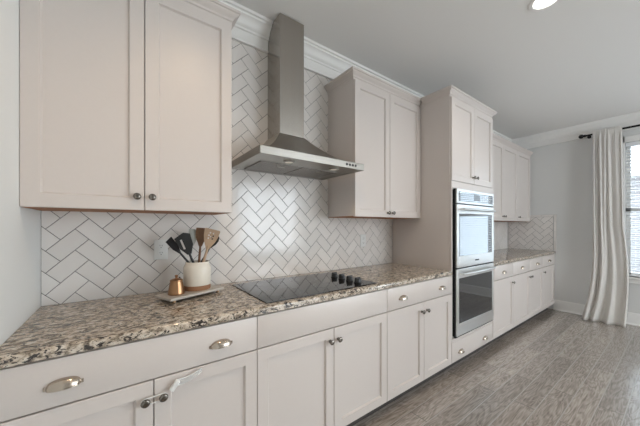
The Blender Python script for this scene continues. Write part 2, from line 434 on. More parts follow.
# windows
def window_right(name, y0, y1):
    w = B(); fr = 0.045
    for a, b, z0, z1 in ((y0, y1, WS, WS + fr), (y0, y1, WT - fr, WT), (y0, y0 + fr, WS, WT), (y1 - fr, y1, WS, WT), (y0, y1, 1.50, 1.545)):
        box(w, X5 + 0.055, X5 + 0.10, a, b, z0, z1)
    r = struct(name, w, M['trimwhite'], 'tall white sash window in the grey end wall')
    g = B(); box(g, X5 + 0.074, X5 + 0.080, y0 + 0.03, y1 - 0.03, WS + 0.03, WT - 0.03); obj('window_pane', g, M['glass'], r)
    c = B(); cw = 0.075
    box(c, X5 - 0.018, X5 + 0.01, y0 - cw, y0, WS - 0.02, WT + cw); box(c, X5 - 0.018, X5 + 0.01, y1, y1 + 0.02, WS - 0.02, WT + cw)
    box(c, X5 - 0.018, X5 + 0.01, y0 - cw, y1 + 0.02, WT, WT + cw)
    obj('window_casing', c, M['trimwhite'], r, bevel=0.003)
    s = B(); box(s, X5 - 0.05, X5 + 0.056, y0 - cw - 0.02, y1 + 0.03, WS - 0.025, WS); box(s, X5 - 0.016, X5 + 0.004, y0 - cw, y1 + 0.02, WS - 0.085, WS - 0.025)
    obj('window_sill', s, M['trimwhite'], r, bevel=0.004)
    return r
window_right('window_1', *WINR[0])
w = B(); a, b = WINR[1]
for p, q, z0, z1 in ((a, b, 0.06, 0.20), (a, b, 2.10, 2.2), (a, a + 0.09, 0.06, 2.2), (b - 0.09, b, 0.06, 2.2)): box(w, X5 + 0.03, X5 + 0.075, p, q, z0, z1)
dr = struct('door_1', w, M['trimwhite'], 'glazed patio door further along the end wall')
w = B(); box(w, X5 + 0.05, X5 + 0.056, a + 0.08, b - 0.08, 0.19, 2.11); obj('door_pane', w, M['glass'], dr)
w = B(); cw = 0.075
for p, q, z0, z1 in ((a - cw, a, 0.0, 2.2 + cw), (b, b + cw, 0.0, 2.2 + cw), (a, b, 2.2, 2.2 + cw)): box(w, X5 - 0.018, X5 + 0.01, p, q, z0, z1)
obj('door_casing', w, M['trimwhite'], dr, bevel=0.003)
for i, (a, b, z0, z1) in enumerate(FR):
    w = B(); fr = 0.05
    for p, q, s, t in ((a, b, z0, z0 + fr), (a, b, z1 - fr, z1), (a, a + fr, z0, z1), (b - fr, b, z0, z1), ((a + b) / 2 - 0.03, (a + b) / 2 + 0.03, z0, z1)):
        box(w, p, q, YF - 0.09, YF - 0.04, s, t)
    r = struct('window_%d' % (i + 2), w, M['trimwhite'], 'wide window behind the camera')

# outside: ground and the neighbouring building
bm = B(); box(bm, X5 + 0.15, X5 + 16, -14, 8, -0.35, -0.3); tag(obj('patio', bm, M['concrete'], loc=(X5 + 8, -3, -0.3)), 'pale concrete ground outside the window', 'ground', kind='structure')
BX = X5 + 9
bd = root('building', (BX + 2, -3, -0.3), 'grey brick neighbouring building seen through the window blind', 'building')
bm = B(); box(bm, BX, BX + 4, -12, 6, -0.3, 3.0); obj('wall', bm, M['brick'], bd)
bm = B(); prism(bm, [(-12.3, 3.0), (6.3, 3.0), (6.3, 3.12), (-12.3, 3.12)], 'x', BX - 0.3, BX + 4.3); obj('roof', bm, M['trimwhite'], bd)

# ------------------------------------------------------------------ tile backsplashes
def herring(bm, u0, u1, z0, z1, tr, p0=0.998, q0=0.594, w=0.0764, g=0.0011, th=0.0074):
    """bevelled 3x6 tiles at 45 degrees clipped to u0..u1, z0..z1; tr maps (u, depth, z) -> world"""
    sub = B(); r2 = math.sqrt(2)
    imn = int((u0 + z0) / r2 / w) - 30; imx = int((u1 + z1 + 3) / r2 / w) + 30
    for i in range(imn - 20, imx + 20):
        for j in range(-60, 60):
            c = (i - j) % 4
            if c == 0: a0, a1, b0, b1 = i, i + 2, j, j + 1
            elif c == 3: a0, a1, b0, b1 = i, i + 1, j, j + 2
            else: continue
            P0, P1, Q0, Q1 = p0 + a0 * w + g, p0 + a1 * w - g, q0 + b0 * w + g, q0 + b1 * w - g
            cu, cz = (P0 + P1 - Q0 - Q1) / 2 / r2, (P0 + P1 + Q0 + Q1) / 2 / r2
            if cu < u0 - 0.09 or cu > u1 + 0.09 or cz < z0 - 0.09 or cz > z1 + 0.09: continue
            tp, tq = random.uniform(-.0035, .0035), random.uniform(-.0035, .0035)
            rings = []
            for ins, dep in ((0, th), (0, 0.0018), (0.0006, 0.0005), (0.0016, 0.0)):
                ring = []
                for pp, qq, sp, sq in ((P0, Q0, 1, 1), (P1, Q0, -1, 1), (P1, Q1, -1, -1), (P0, Q1, 1, -1)):
                    p, q = pp + ins * sp, qq + ins * sq
                    d = dep if dep == th else dep + (p - (P0 + P1) / 2) * tp + (q - (Q0 + Q1) / 2) * tq + 0.0004
                    ring.append(sub.verts.new(((p - q) / r2, d, (p + q) / r2)))
                rings.append(ring)
            for A, C in zip(rings, rings[1:]):
                for k in range(4): sub.faces.new((A[k], A[(k + 1) % 4], C[(k + 1) % 4], C[k]))
            sub.faces.new(rings[-1])
    for co, no in (((u0, 0, 0), (-1, 0, 0)), ((u1, 0, 0), (1, 0, 0)), ((0, 0, z0), (0, 0, -1)), ((0, 0, z1), (0, 0, 1))):
        bmesh.ops.bisect_plane(sub, geom=sub.verts[:] + sub.edges[:] + sub.faces[:], plane_co=co, plane_no=no, clear_outer=True)
    for v in sub.verts: v.co = Vector(tr(*v.co))
    me = bpy.data.meshes.new('t'); sub.to_mesh(me); sub.free(); bm.from_mesh(me); bpy.data.meshes.remove(me)
bs = root('backsplash', (1.3, 0, 0.914), 'white glazed herringbone tile backsplash behind the cooktop and hood', 'backsplash')
bm = B(); tb = lambda u, d, z: (u, d, z)
herring(bm, 0.002, X3 - 0.002, ZC + 0.001, 1.44, tb); herring(bm, X1 - 0.04, X2 - 0.01, 1.44, 2.585, tb)
obj('tiles', bm, M['tile'], bs, smooth=False)
bm = B(); box(bm, 0.001, X3 - 0.001, 0.0022, 0.0074, ZC + 0.0005, 1.44); box(bm, X1 - 0.04, X2 - 0.01, 0.0022, 0.0074, 1.44, 2.59); obj('grout', bm, M['grout'], bs, smooth=False)
bs2 = root('backsplash', (4.6, 0, 0.914), 'white herringbone backsplash under the far wall cabinets right of the ovens', 'backsplash')
bm = B(); herring(bm, X4 + 0.002, X5 - 0.009, ZC + 0.001, 1.40, tb)
obj('tiles', bm, M['tile'], bs2, smooth=False)
bm = B(); box(bm, X4 + 0.001, X5 - 0.001, 0.0022, 0.0074, ZC + 0.0005, 1.40); obj('grout', bm, M['grout'], bs2, smooth=False)
bs3 = root('backsplash', (X5, -0.3, 0.914), 'short white herringbone backsplash with edge tiles on the grey end wall', 'backsplash')
bm = B(); herring(bm, 0.009, 0.615, ZC + 0.001, 1.448, lambda u, d, z: (X5 - 0.0082 + d, -u, z))
obj('tiles', bm, M['tile'], bs3, smooth=False)
bm = B(); box(bm, X5 - 0.0058, X5 - 0.0008, -0.616, -0.009, ZC + 0.0005, 1.45); obj('grout', bm, M['grout'], bs3, smooth=False)
bm = B()
ys = [-0.009, -0.165, -0.318, -0.471, -0.617]
for a, b in zip(ys, ys[1:]): box(bm, X5 - 0.009, X5 - 0.0005, b + 0.0008, a - 0.0008, 1.450, 1.483)
zs = [ZC + 0.001, 1.066, 1.218, 1.370, 1.483]
for a, b in zip(zs, zs[1:]): box(bm, X5 - 0.009, X5 - 0.0005, -0.655, -0.619, a + 0.0008, b - 0.0008)
obj('edge_tile', bm, M['tile'], bs3, bevel=0.003)

# ------------------------------------------------------------------ cabinet pieces
def shaker(bm, x0, x1, yf, z0, z1, fw=0.0555, t=DT, rec=0.0115):
    rings = []
    def ring(i, y): return [bm.verts.new(p) for p in ((x0 + i, y, z0 + i), (x1 - i, y, z0 + i), (x1 - i, y, z1 - i), (x0 + i, y, z1 - i))]
    rs = [ring(0, yf + t), ring(0, yf + 0.002), ring(0.002, yf), ring(fw, yf), ring(fw + 0.001, yf + rec * 0.30), ring(fw + 0.0065, yf + rec)]
    bm.faces.new(list(reversed(rs[0])))
    for a, b in zip(rs, rs[1:]):
        for k in range(4): bm.faces.new((a[k], a[(k + 1) % 4], b[(k + 1) % 4], b[k]))
    bm.faces.new(rs[-1])
def slab(bm, x0, x1, yf, z0, z1, t=DT):
    rs = []
    for i, y in ((0, yf + t), (0, yf + 0.003), (0.001, yf + 0.001), (0.003, yf)):
        rs.append([bm.verts.new(p) for p in ((x0 + i, y, z0 + i), (x1 - i, y, z0 + i), (x1 - i, y, z1 - i), (x0 + i, y, z1 - i))])
    bm.faces.new(list(reversed(rs[0])))
    for a, b in zip(rs, rs[1:]):
        for k in range(4): bm.faces.new((a[k], a[(k + 1) % 4], b[(k + 1) % 4], b[k]))
    bm.faces.new(rs[-1])
def knob(parent, x, yf, z):
    bm = B(); lathe(bm, [(0, 0), (0.009, 0), (0.0095, 0.002), (0.006, 0.004), (0.0052, 0.012), (0.008, 0.016), (0.0145, 0.018), (0.0158, 0.021), (0.0145, 0.0245), (0.009, 0.0268), (0, 0.0272)], (x, yf, z), (0, -1, 0), 24)
    return obj('knob', bm, M['knobm'], parent, angle=60)
def cup_pull(parent, x, yf, z, a=0.043, h=0.030, p=0.026):
    bm = B(); NU, NV = 20, 8
    def surf(s):
        g = []
        for i in range(NU + 1):
            ph = PI * i / NU
            row = []
            for j in range(NV + 1):
                ps = PI / 2 * j / NV
                row.append(bm.verts.new((x - (a - s) * math.cos(ph), yf - (p - s) * (math.sin(ph) ** 0.8) * math.cos(ps) ** 0.8 - 0.0005, z - h * 0.45 + (h - s) * (math.sin(ph) ** 0.6) * math.sin(ps))))
            g.append(row)
        return g
    o, i_ = surf(0), surf(0.0022)
    for g in (o, i_):
        for i in range(NU):
            for j in range(NV):
                try: bm.faces.new((g[i][j], g[i + 1][j], g[i + 1][j + 1], g[i][j + 1]))
                except ValueError: pass
    for i in range(NU):
        bm.faces.new((o[i][0], o[i + 1][0], i_[i + 1][0], i_[i][0]))
    # screw ears on both sides
    box(bm, x - a - 0.006, x - a + 0.006, yf - 0.004, yf, z - h * 0.45, z - h * 0.45 + 0.012)
    box(bm, x + a - 0.006, x + a + 0.006, yf - 0.004, yf, z - h * 0.45, z - h * 0.45 + 0.012)
    return obj('cup_pull', bm, M['nickel'], parent, angle=60)
G = 0.0016
def door(parent, x0, x1, yf, z0, z1, kx=None, kz=None):
    bm = B(); shaker(bm, x0 + G, x1 - G, yf, z0 + G, z1 - G)
    d = obj('door', bm, M['paint'], parent)
    if kx is not None: knob(d, kx, yf, kz)
    return d
def drawer(parent, x0, x1, yf, z0, z1, pulls=(), pz=None, name='drawer', small=1.0):
    bm = B(); slab(bm, x0 + G, x1 - G, yf, z0 + G, z1 - G)
    d = obj(name, bm, M['paint'], parent)
    for px in pulls: cup_pull(d, px, yf, pz, 0.043 * small, 0.030 * small, 0.026 * small)
    return d
def carcass(parent, x0, x1, yf, z0, z1, yback=0.0):
    bm = B(); box(bm, x0 + 0.0004, x1 - 0.0004, yf + DT + 0.0005, yback - 0.0005, z0, z1)
    return obj('carcass', bm, M['paint'], parent, smooth=False)
CCROWN = [(0, 2.440), (0.004, 2.440), (0.004, 2.457), (0.010, 2.461), (0.012, 2.470), (0.019, 2.478), (0.029, 2.484), (0.034, 2.491), (0.034, 2.496), (0.042, 2.499), (0.042, ZCR), (0, ZCR)]
def crown(parent, path):
    bm = B(); sweep(bm, CCROWN, path); return obj('crown_moulding', bm, M['paint'], parent, angle=25)

# base cabinets -----------------------------------------------------
def base_cabinet(x0, x1, label, drawers, doors, group, pz=0.789, small=1.0):
    r = root('base_cabinet', ((x0 + x1) / 2, -0.3, 0), label, 'cabinet', group)
    carcass(r, x0, x1, YB, ZB, ZCB - 0.002)
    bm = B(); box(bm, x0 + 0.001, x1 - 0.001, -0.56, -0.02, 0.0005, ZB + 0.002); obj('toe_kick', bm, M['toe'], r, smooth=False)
    for a, b, pulls in drawers:
        drawer(r, a, b, YB, ZD, ZCB - 0.004, pulls, pz, 'drawer' if pulls else 'false_front', small)
    for a, b, kx in doors: door(r, a, b, YB, ZB, ZD - 0.002, kx, 0.642)
    return r
gl = 'white base cabinets of the cooktop run'
base_cabinet(0.003, X1, 'white base cabinet at the left wall with the plastic child lock on its doors', [(0.003, X1, (0.164, 0.668))], [(0.003, 0.4158, 0.388), (0.4158, X1, 0.447)], gl)
base_cabinet(X1, X2, 'white base cabinet under the cooktop with a plain front and no cup pulls', [(X1, X2, ())], [(X1, 1.309, 1.279), (1.309, X2, 1.340)], gl)
base_cabinet(X2, X3, 'white base cabinet beside the ovens with two cup pulls on its drawer', [(X2, X3, (1.95, 2.473))], [(X2, 2.2141, 2.182), (2.2141, X3, 2.250)], gl)
gr = 'white base cabinets of the far run'
g1, g2, g3, g4 = 4.05, 4.613, 5.152, 5.69
base_cabinet(X4, g1, 'narrow far base cabinet touching the right side of the oven cabinet', [(X4, g1, (3.765,))], [(X4, g1, g1 - 0.035)], gr)
base_cabinet(g1, g3, 'middle base cabinet of the far run with two drawers over two doors', [(g1, g2, (4.335,)), (g2, g3, (4.90,))], [(g1, g2, g2 - 0.035), (g2, g3, g2 + 0.035)], gr)
r = base_cabinet(g3, g4, 'last base cabinet of the far run against the grey end wall', [(g3, g4, (5.44,))], [(g3, g4, g3 + 0.035)], gr)
bm = B(); box(bm, g4 + 0.0005, X5 - 0.0008, YB + 0.004, -0.03, ZB, ZCB - 0.002); obj('filler_strip', bm, M['paint'], r, smooth=False)

# wall cabinets -----------------------------------------------------
def wall_cabinet(x0, x1, label, doors, path, group, kz=1.439):
    r = root('wall_cabinet', ((x0 + x1) / 2, 0, ZU), label, 'cabinet', group)
    carcass(r, x0, x1, YU, ZU + 0.006, ZCR - 0.004)
    bm = B(); box(bm, x0 + 0.0006, x1 - 0.0006, YU + DT + 0.001, -0.0005, ZU + 0.001, ZU + 0.006); obj('underside', bm, M['bare_wood'], r, smooth=False, label='bare brown wooden underside')
    for a, b, kx in doors: door(r, a, b, YU, ZU, 2.4385, kx, kz)
    crown(r, path); return r
YC = YU + DT
gu = 'white wall cabinets'
wall_cabinet(0.0008, 0.8144, 'large white wall cabinet in the upper left next to the pale wall', [(-0.0006, 0.4029, 0.373), (0.4029, 0.8144, 0.433)], [(0.004, YC), (0.8144, YC), (0.8144, -0.001)], gu)
wall_cabinet(1.7617, X3, 'white wall cabinet between the range hood and the oven cabinet', [(1.7617, 2.1744, 2.144), (2.1744, X3 - 0.004, 2.205)], [(1.7617, -0.001), (1.7617, YC), (X3 - 0.001, YC)], gu, 1.415)
gf = 'white wall cabinets of the far run'
u1, u2 = 4.60, 5.13
wall_cabinet(X4, 4.07, 'far wall cabinet just right of the oven cabinet and mostly hidden by it', [(X4, 4.07, 4.03)], [(X4 + 0.001, YC), (4.07, YC)], gf)
wall_cabinet(4.07, u2, 'middle far wall cabinet with two doors above the small backsplash', [(4.07, u1, u1 - 0.035), (u1, u2, u1 + 0.035)], [(4.07, YC), (u2, YC)], gf)
wall_cabinet(u2, X5 - 0.002, 'last far wall cabinet touching the grey end wall', [(u2, 5.69, u2 + 0.04)], [(u2, YC), (X5 - 0.002, YC)], gf)

# tall oven cabinet -------------------------------------------------
t = root('oven_cabinet', ((X3 + X4) / 2, -0.3, 0), 'tall white cabinet housing the stacked double oven', 'cabinet')
YT = YB + DT
bm = B()
box(bm, X3, X3 + 0.019, YT, -0.0005, ZB, ZCR - 0.004); box(bm, X4 - 0.019, X4, YT, -0.0005, ZB, ZCR - 0.004)
box(bm, X3 + 0.019, X4 - 0.019, -0.02, -0.0005, ZB, ZCR - 0.004)
for z0, z1 in ((ZB, 0.318), (1.632, ZCR - 0.004)): box(bm, X3 + 0.019, X4 - 0.019, YT, -0.02, z0, z1)
obj('carcass', bm, M['paint'], t, smooth=False)
bm = B()
for a, b, z0, z1 in ((X3 + 0.001, 2.645, 0.285, 1.70), (3.448, X4 - 0.001, 0.285, 1.70), (2.645, 3.448, 1.638, 1.70), (2.645, 3.448, 0.285, 0.312)):
    box(bm, a, b, YB + 0.001, YT - 0.0005, z0, z1)
obj('face_frame', bm, M['paint'], t)
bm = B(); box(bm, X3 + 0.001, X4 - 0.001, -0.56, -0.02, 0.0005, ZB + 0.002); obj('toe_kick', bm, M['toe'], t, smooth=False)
door(t, X3 + 0.004, 3.054, YB, 1.702, 2.4385, 3.022, 1.765); door(t, 3.054, X4 - 0.004, YB, 1.702, 2.4385, 3.086, 1.765)
drawer(t, X3 + 0.004, X4 - 0.004, YB, ZB, 0.283, (2.79, 3.28), 0.175)
crown(t, [(X3, YC - 0.045), (X3, YT), (X4, YT), (X4, YC - 0.045)])

# ------------------------------------------------------------------ countertops
def counter(x0, x1, label):
    yf, r = -0.6447, 0.014
    prof = [(-0.0005, ZCB), (yf + 0.006, ZCB), (yf + 0.001, ZCB + 0.004)]
    for k in range(7):
        a = PI / 2 * k / 6
        prof.append((yf + r - r * math.cos(a), ZC - r + r * math.sin(a)))
    prof.append((-0.0005, ZC))
    bm = B(); prism(bm, prof, 'x', x0, x1)
    return tag(obj('countertop', bm, M['granite'], loc=((x0 + x1) / 2, -0.3, ZCB), angle=25), label, 'countertop')
counter(0.001, X3 - 0.001, 'speckled brown and black granite countertop carrying the cooktop and crock')
counter(X4 + 0.001, X5 - 0.001, 'speckled granite countertop of the far run beyond the ovens')

# ------------------------------------------------------------------ double oven
OX0, OX1, OY = 2.672, 3.424, -0.664
ov = root('double_oven', ((OX0 + OX1) / 2, -0.6, 0.32), 'stainless steel double wall oven stacked in the tall cabinet', 'oven')
bm = B(); box(bm, OX0 + 0.01, OX1 - 0.01, YB - 0.002, -0.10, 0.322, 1.628); obj('body', bm, M['blacksteel'], ov, smooth=False)
bm = B(); box(bm, OX0 - 0.008, OX1 + 0.004, OY + 0.012, YB - 0.002, 0.318, 1.632); obj('side_trim', bm, M['blacksteel'], ov, smooth=False, label='black trim between steel front and cabinet')
# control panel
bm = B(); box(bm, OX0, OX1, OY, OY + 0.02, 1.505, 1.632); cp = obj('control_panel', bm, M['steelhi'], ov, bevel=0.003)
bm = B(); box(bm, OX0 + 0.028, OX1 - 0.028, OY - 0.002, OY + 0.003, 1.523, 1.612); ps = obj('panel_glass', bm, M['ovenmirror'], cp, bevel=0.001)
bm = B(); box(bm, OX0 + 0.315, OX0 + 0.43, OY - 0.003, OY + 0.002, 1.540, 1.598); obj('display', bm, M['display'], ps)
bm = B()
for k in range(4):
    for q in range(3):
        box(bm, OX0 + 0.50 + k * 0.045, OX0 + 0.525 + k * 0.045, OY - 0.0028, OY + 0.002, 1.545 + q * 0.02, 1.552 + q * 0.02)
obj('buttons', bm, M['steelv'], ps)
def oven_door(z0, z1, g0, g1, hz, glass):
    bm = B()
    box(bm, OX0, OX0 + 0.035, OY, OY + 0.03, z0, z1); box(bm, OX1 - 0.035, OX1, OY, OY + 0.03, z0, z1)
    box(bm, OX0 + 0.035, OX1 - 0.035, OY, OY + 0.03, z0, g0); box(bm, OX0 + 0.035, OX1 - 0.035, OY, OY + 0.03, g1, z1)
    d = obj('oven_door', bm, M['steelhi'], ov, bevel=0.002)
    bm = B(); box(bm, OX0 + 0.034, OX1 - 0.034, OY + 0.003, OY + 0.028, g0 - 0.001, g1 + 0.001); obj('door_glass', bm, glass, d)
    bm = B(); pts = []
    for k in range(15):
        s = k / 14; pts.append((OX0 + 0.05 + s * (OX1 - OX0 - 0.10), OY - 0.030 - 0.012 * math.sin(PI * s), hz))
    tube(bm, pts, 0.0105, 14)
    for px in (OX0 + 0.065, OX1 - 0.065): box(bm, px - 0.011, px + 0.011, OY - 0.031, OY + 0.001, hz - 0.010, hz + 0.010)
    obj('handle', bm, M['steelhi'], d, angle=50)
    return d
d1 = oven_door(0.936, 1.494, 1.035, 1.415, 1.452, M['ovenmirror'])
bm = B(); box(bm, 3.01, 3.09, OY - 0.001, OY + 0.002, 0.976, 0.988); obj('badge', bm, M['iron'], d1)
d2 = oven_door(0.335, 0.920, 0.440, 0.840, 0.880, M['ovenglass'])

# ------------------------------------------------------------------ range hood
HX0, HX1, HY = 0.913, 1.698, -0.497
CX0, CX1, CY = 1.190, 1.386, -0.197
h = root('range_hood', (1.30, -0.2, 1.705), 'stainless steel chimney range hood on the tiled wall over the cooktop', 'hood')
bm = B(); box(bm, CX0, CX1, CY, -0.001, 1.94, ZH - 0.006)
obj('chimney', bm, M['steelv'], h, bevel=0.002)
ZR0, ZR1, ZT = 1.695, 1.740, 1.942
bm = B(); N = 12; rings = []
for k in range(N + 1):
    s = k / N; e = s ** 1.0; zz = ZR1 + (ZT - ZR1) * (s ** 1.75)
    x0 = HX0 + (CX0 - 0.004 - HX0) * e; x1 = HX1 + (CX1 + 0.004 - HX1) * e; y = HY + (CY - 0.004 - HY) * e
    rings.append([bm.verts.new(p) for p in ((x0, y, zz), (x1, y, zz), (x1, -0.001, zz), (x0, -0.001, zz))])
for a, b in zip(rings, rings[1:]):
    for k in range(4): bm.faces.new((a[k], a[(k + 1) % 4], b[(k + 1) % 4], b[k]))
bm.faces.new(rings[0]); bm.faces.new(rings[-1])
obj('canopy', bm, M['steel'], h, angle=30)
bm = B(); T = 0.012      # rim: open box frame
box(bm, HX0, HX1, HY, HY + T, ZR0, ZR1 - 0.0005); box(bm, HX0, HX1, -0.014, -0.001, ZR0, ZR1 - 0.0005)
box(bm, HX0, HX0 + T, HY + T, -0.014, ZR0, ZR1 - 0.0005); box(bm, HX1 - T, HX1, HY + T, -0.014, ZR0, ZR1 - 0.0005)
rim = obj('rim', bm, M['steel'], h, bevel=0.0015)
bm = B(); box(bm, HX0 + T, HX1 - T, HY + T, -0.014, ZR0 + 0.006, ZR0 + 0.012); und = obj('underside_panel', bm, M['steel'], h)
for k in range(2):
    bm = B(); a = HX0 + 0.085 + k * 0.305; box(bm, a, a + 0.295, -0.315, -0.035, ZR0 + 0.001, ZR0 + 0.0065); f = obj('grease_filter', bm, M['mesh'], h, bevel=0.001)
    bm = B(); tube(bm, [(a + 0.12, -0.295, ZR0 + 0.002), (a + 0.12, -0.29, ZR0 - 0.012), (a + 0.175, -0.29, ZR0 - 0.012), (a + 0.175, -0.295, ZR0 + 0.002)], 0.003, 8); obj('filter_handle', bm, M['steel'], f)
for lx in (1.145, 1.50):
    bm = B(); lathe(bm, [(0.026, -0.007), (0.036, -0.006), (0.036, 0.002), (0.026, 0.003), (0.026, -0.007)], (lx, -0.400, ZR0 + 0.004), (0, 0, 1), 28); lf = obj('lamp_ring', bm, M['steel'], h)
    bm = B(); lathe(bm, [(0, 0), (0.026, 0), (0.026, 0.003), (0, 0.003)], (lx, -0.400, ZR0 - 0.001), (0, 0, 1), 24); obj('lamp_glass', bm, M['halogen'], lf)
    d = bpy.data.lights.new('hood_lamp', 'SPOT'); d.energy = 0.6; d.color = (1.0, 0.80, 0.58); d.spot_size = 2.3; d.spot_blend = 0.6; d.shadow_soft_size = 0.022
    lo = bpy.data.objects.new('hood_lamp', d); COL.objects.link(lo); lo.location = Vector((lx, -0.400, ZR0 - 0.006)) - h.location; lo.parent = h
for k in range(4):
    bm = B(); lathe(bm, [(0, 0.003), (0.007, 0.003), (0.0085, 0.0015), (0.0085, 0), (0, 0)], (1.535 + k * 0.027, HY, 1.719), (0, -1, 0), 18); obj('button', bm, M['blackplastic'], rim)

# ------------------------------------------------------------------ cooktop
KX0, KX1, KY0, KY1 = 0.897, 1.705, -0.610, -0.088
ck = root('cooktop', (1.30, -0.35, ZC), 'black glass electric cooktop set in the granite', 'cooktop')
bm = B(); box(bm, KX0, KX1, KY0, KY1, ZC + 0.0005, ZC + 0.006); obj('glass_top', bm, M['cooktop'], ck, bevel=0.0015)
def ringm(c, r, z):
    bm = B(); lathe(bm, [(r, 0), (r + 0.0022, 0), (r + 0.0022, 0.0002), (r, 0.0002), (r, 0)], (c[0], c[1], z), (0, 0, 1), 48); return bm
M['ring'] = simple('burner_ring_grey', (0.07, 0.07, 0.07), 0.3, var=0.05)
for c, r in (((1.07, -0.46), 0.105), ((1.09, -0.22), 0.075), ((1.38, -0.46), 0.075), ((1.36, -0.22), 0.095)):
    obj('burner_ring', ringm(c, r, ZC + 0.0061), M['ring'], ck)
for y in (-0.282, -0.366, -0.449, -0.531):
    bm = B(); lathe(bm, [(0, 0), (0.026, 0), (0.0265, 0.004), (0.023, 0.006), (0.0215, 0.026), (0.020, 0.0295), (0, 0.030)], (1.602, y, ZC + 0.006), (0, 0, 1), 28)
    k = obj('control_knob', bm, M['blackplastic'], ck)
    bm = B(); box(bm, 1.602 - 0.021, 1.602 + 0.021, y - 0.006, y + 0.006, ZC + 0.029, ZC + 0.042); obj('grip', bm, M['blackplastic'], k, bevel=0.002)

# ------------------------------------------------------------------ outlets
def outlet(x, z, label):
    r = root('wall_outlet', (x, 0, z), label, 'outlet')
    bm = B(); slab(bm, x - 0.036, x + 0.036, -0.0055, z - 0.059, z + 0.059, 0.0055); obj('cover_plate', bm, M['white_plastic'], r)
    for dz in (-0.021, 0.021):
        bm = B(); lathe(bm, [(0, 0.0015), (0.0155, 0.0015), (0.0165, 0.0005), (0.0165, 0), (0, 0)], (x, -0.0055, z + dz), (0, -1, 0), 24); f = obj('socket', bm, M['white_plastic'], r)
        bm = B(); box(bm, x - 0.0065, x - 0.0045, -0.0074, -0.0065, z + dz - 0.001, z + dz + 0.008); box(bm, x + 0.0045, x + 0.0065, -0.0074, -0.0065, z + dz - 0.001, z + dz + 0.007)
        lathe(bm, [(0, 0.0004), (0.0024, 0.0004), (0.0024, -0.0004), (0, -0.0004)], (x, -0.0071, z + dz - 0.008), (0, -1, 0), 12); obj('slots', bm, M['blackplastic'], f)
outlet(0.503, 1.163, 'white double outlet on the tiles left of the utensil crock')
outlet(2.19, 1.163, 'white double outlet on the tiles under the second wall cabinet')

# ------------------------------------------------------------------ tray, pot, crock, utensils
TA = math.radians(22)
tc_ = Vector((0.509, -0.351, 0)); ta = Vector((math.cos(TA), math.sin(TA), 0)); tw = Vector((-math.sin(TA), math.cos(TA), 0))
TL, TWD, TZ = 0.318, 0.150, 0.944
def tp(a, b, z): return tc_ + ta * a + tw * b + Vector((0, 0, z))
tr = root('serving_tray', tp(TL / 2, TWD / 2, ZC), 'pale stone tray on small brass feet under crock and pot', 'tray')
bm = B(); vs = box(bm, 0, TL, 0, TWD, TZ - 0.014, TZ)
for v in vs: v.co = tp(v.co.x, v.co.y, v.co.z)
obj('slab', bm, M['tray'], tr, bevel=0.003)
for a, b in ((0.03, 0.022), (TL - 0.03, 0.022), (0.03, TWD - 0.022), (TL - 0.03, TWD - 0.022)):
    bm = B(); lathe(bm, [(0, 0), (0.007, 0), (0.009, 0.004), (0.007, 0.012), (0.008, TZ - 0.0145 - ZC), (0, TZ - 0.0145 - ZC)], tp(a, b, ZC + 0.0002), (0, 0, 1), 18); obj('foot', bm, M['brass'], tr)
pc = tp(0.072, 0.074, TZ + 0.0005)
pt = root('sugar_pot', pc, 'small lidded brass pot standing left of the crock on the tray', 'pot')
bm = B(); lathe(bm, [(0, 0), (0.0385, 0), (0.0405, 0.003), (0.0405, 0.006), (0.0385, 0.02), (0.0335, 0.048), (0.0295, 0.066), (0.0295, 0.069), (0, 0.069)], pc, (0, 0, 1), 36); obj('body', bm, M['copper'], pt)
bm = B(); lathe(bm, [(0, 0.0692), (0.0305, 0.0692), (0.031, 0.072), (0.030, 0.0755), (0.018, 0.081), (0.007, 0.084), (0.005, 0.088), (0.0075, 0.092), (0.0085, 0.096), (0.006, 0.1005), (0, 0.102)], pc, (0, 0, 1), 36); obj('lid', bm, M['copper'], pt)
bm = B(); hd = (ta * 0.75 + tw * 0.66).normalized(); tube(bm, [pc + hd * 0.030 + Vector((0, 0, 0.066)), pc + hd * 0.048 + Vector((0, 0, 0.078)), pc + hd * 0.058 + Vector((0, 0, 0.070)), pc + hd * 0.055 + Vector((0, 0, 0.048)), pc + hd * 0.040 + Vector((0, 0, 0.036))], 0.004, 10); obj('handle', bm, M['iron'], pt, label='dark curved handle')
cc = tp(0.205, 0.092, TZ + 0.0005)
cr = root('utensil_crock', cc, 'cream glazed utensil crock with raw brown clay base', 'crock')
bm = B(); lathe(bm, [(0, 0.004), (0.0655, 0.004), (0.0655, 0.0), (0.069, 0.0), (0.0705, 0.004), (0.0705, 0.026), (0.0, 0.026)], cc, (0, 0, 1), 44); obj('clay_base', bm, M['clay'], cr, label='unglazed brown base band')
bm = B(); lathe(bm, [(0, 0.0262), (0.0707, 0.0262), (0.0720, 0.030), (0.0725, 0.10), (0.0715, 0.125), (0.066, 0.138), (0.0625, 0.143), (0.0625, 0.153), (0.0605, 0.156), (0.057, 0.154), (0.057, 0.140), (0.062, 0.125), (0.064, 0.06), (0.060, 0.034), (0, 0.032)], cc, (0, 0, 1), 44); obj('jar', bm, M['crock'], cr)

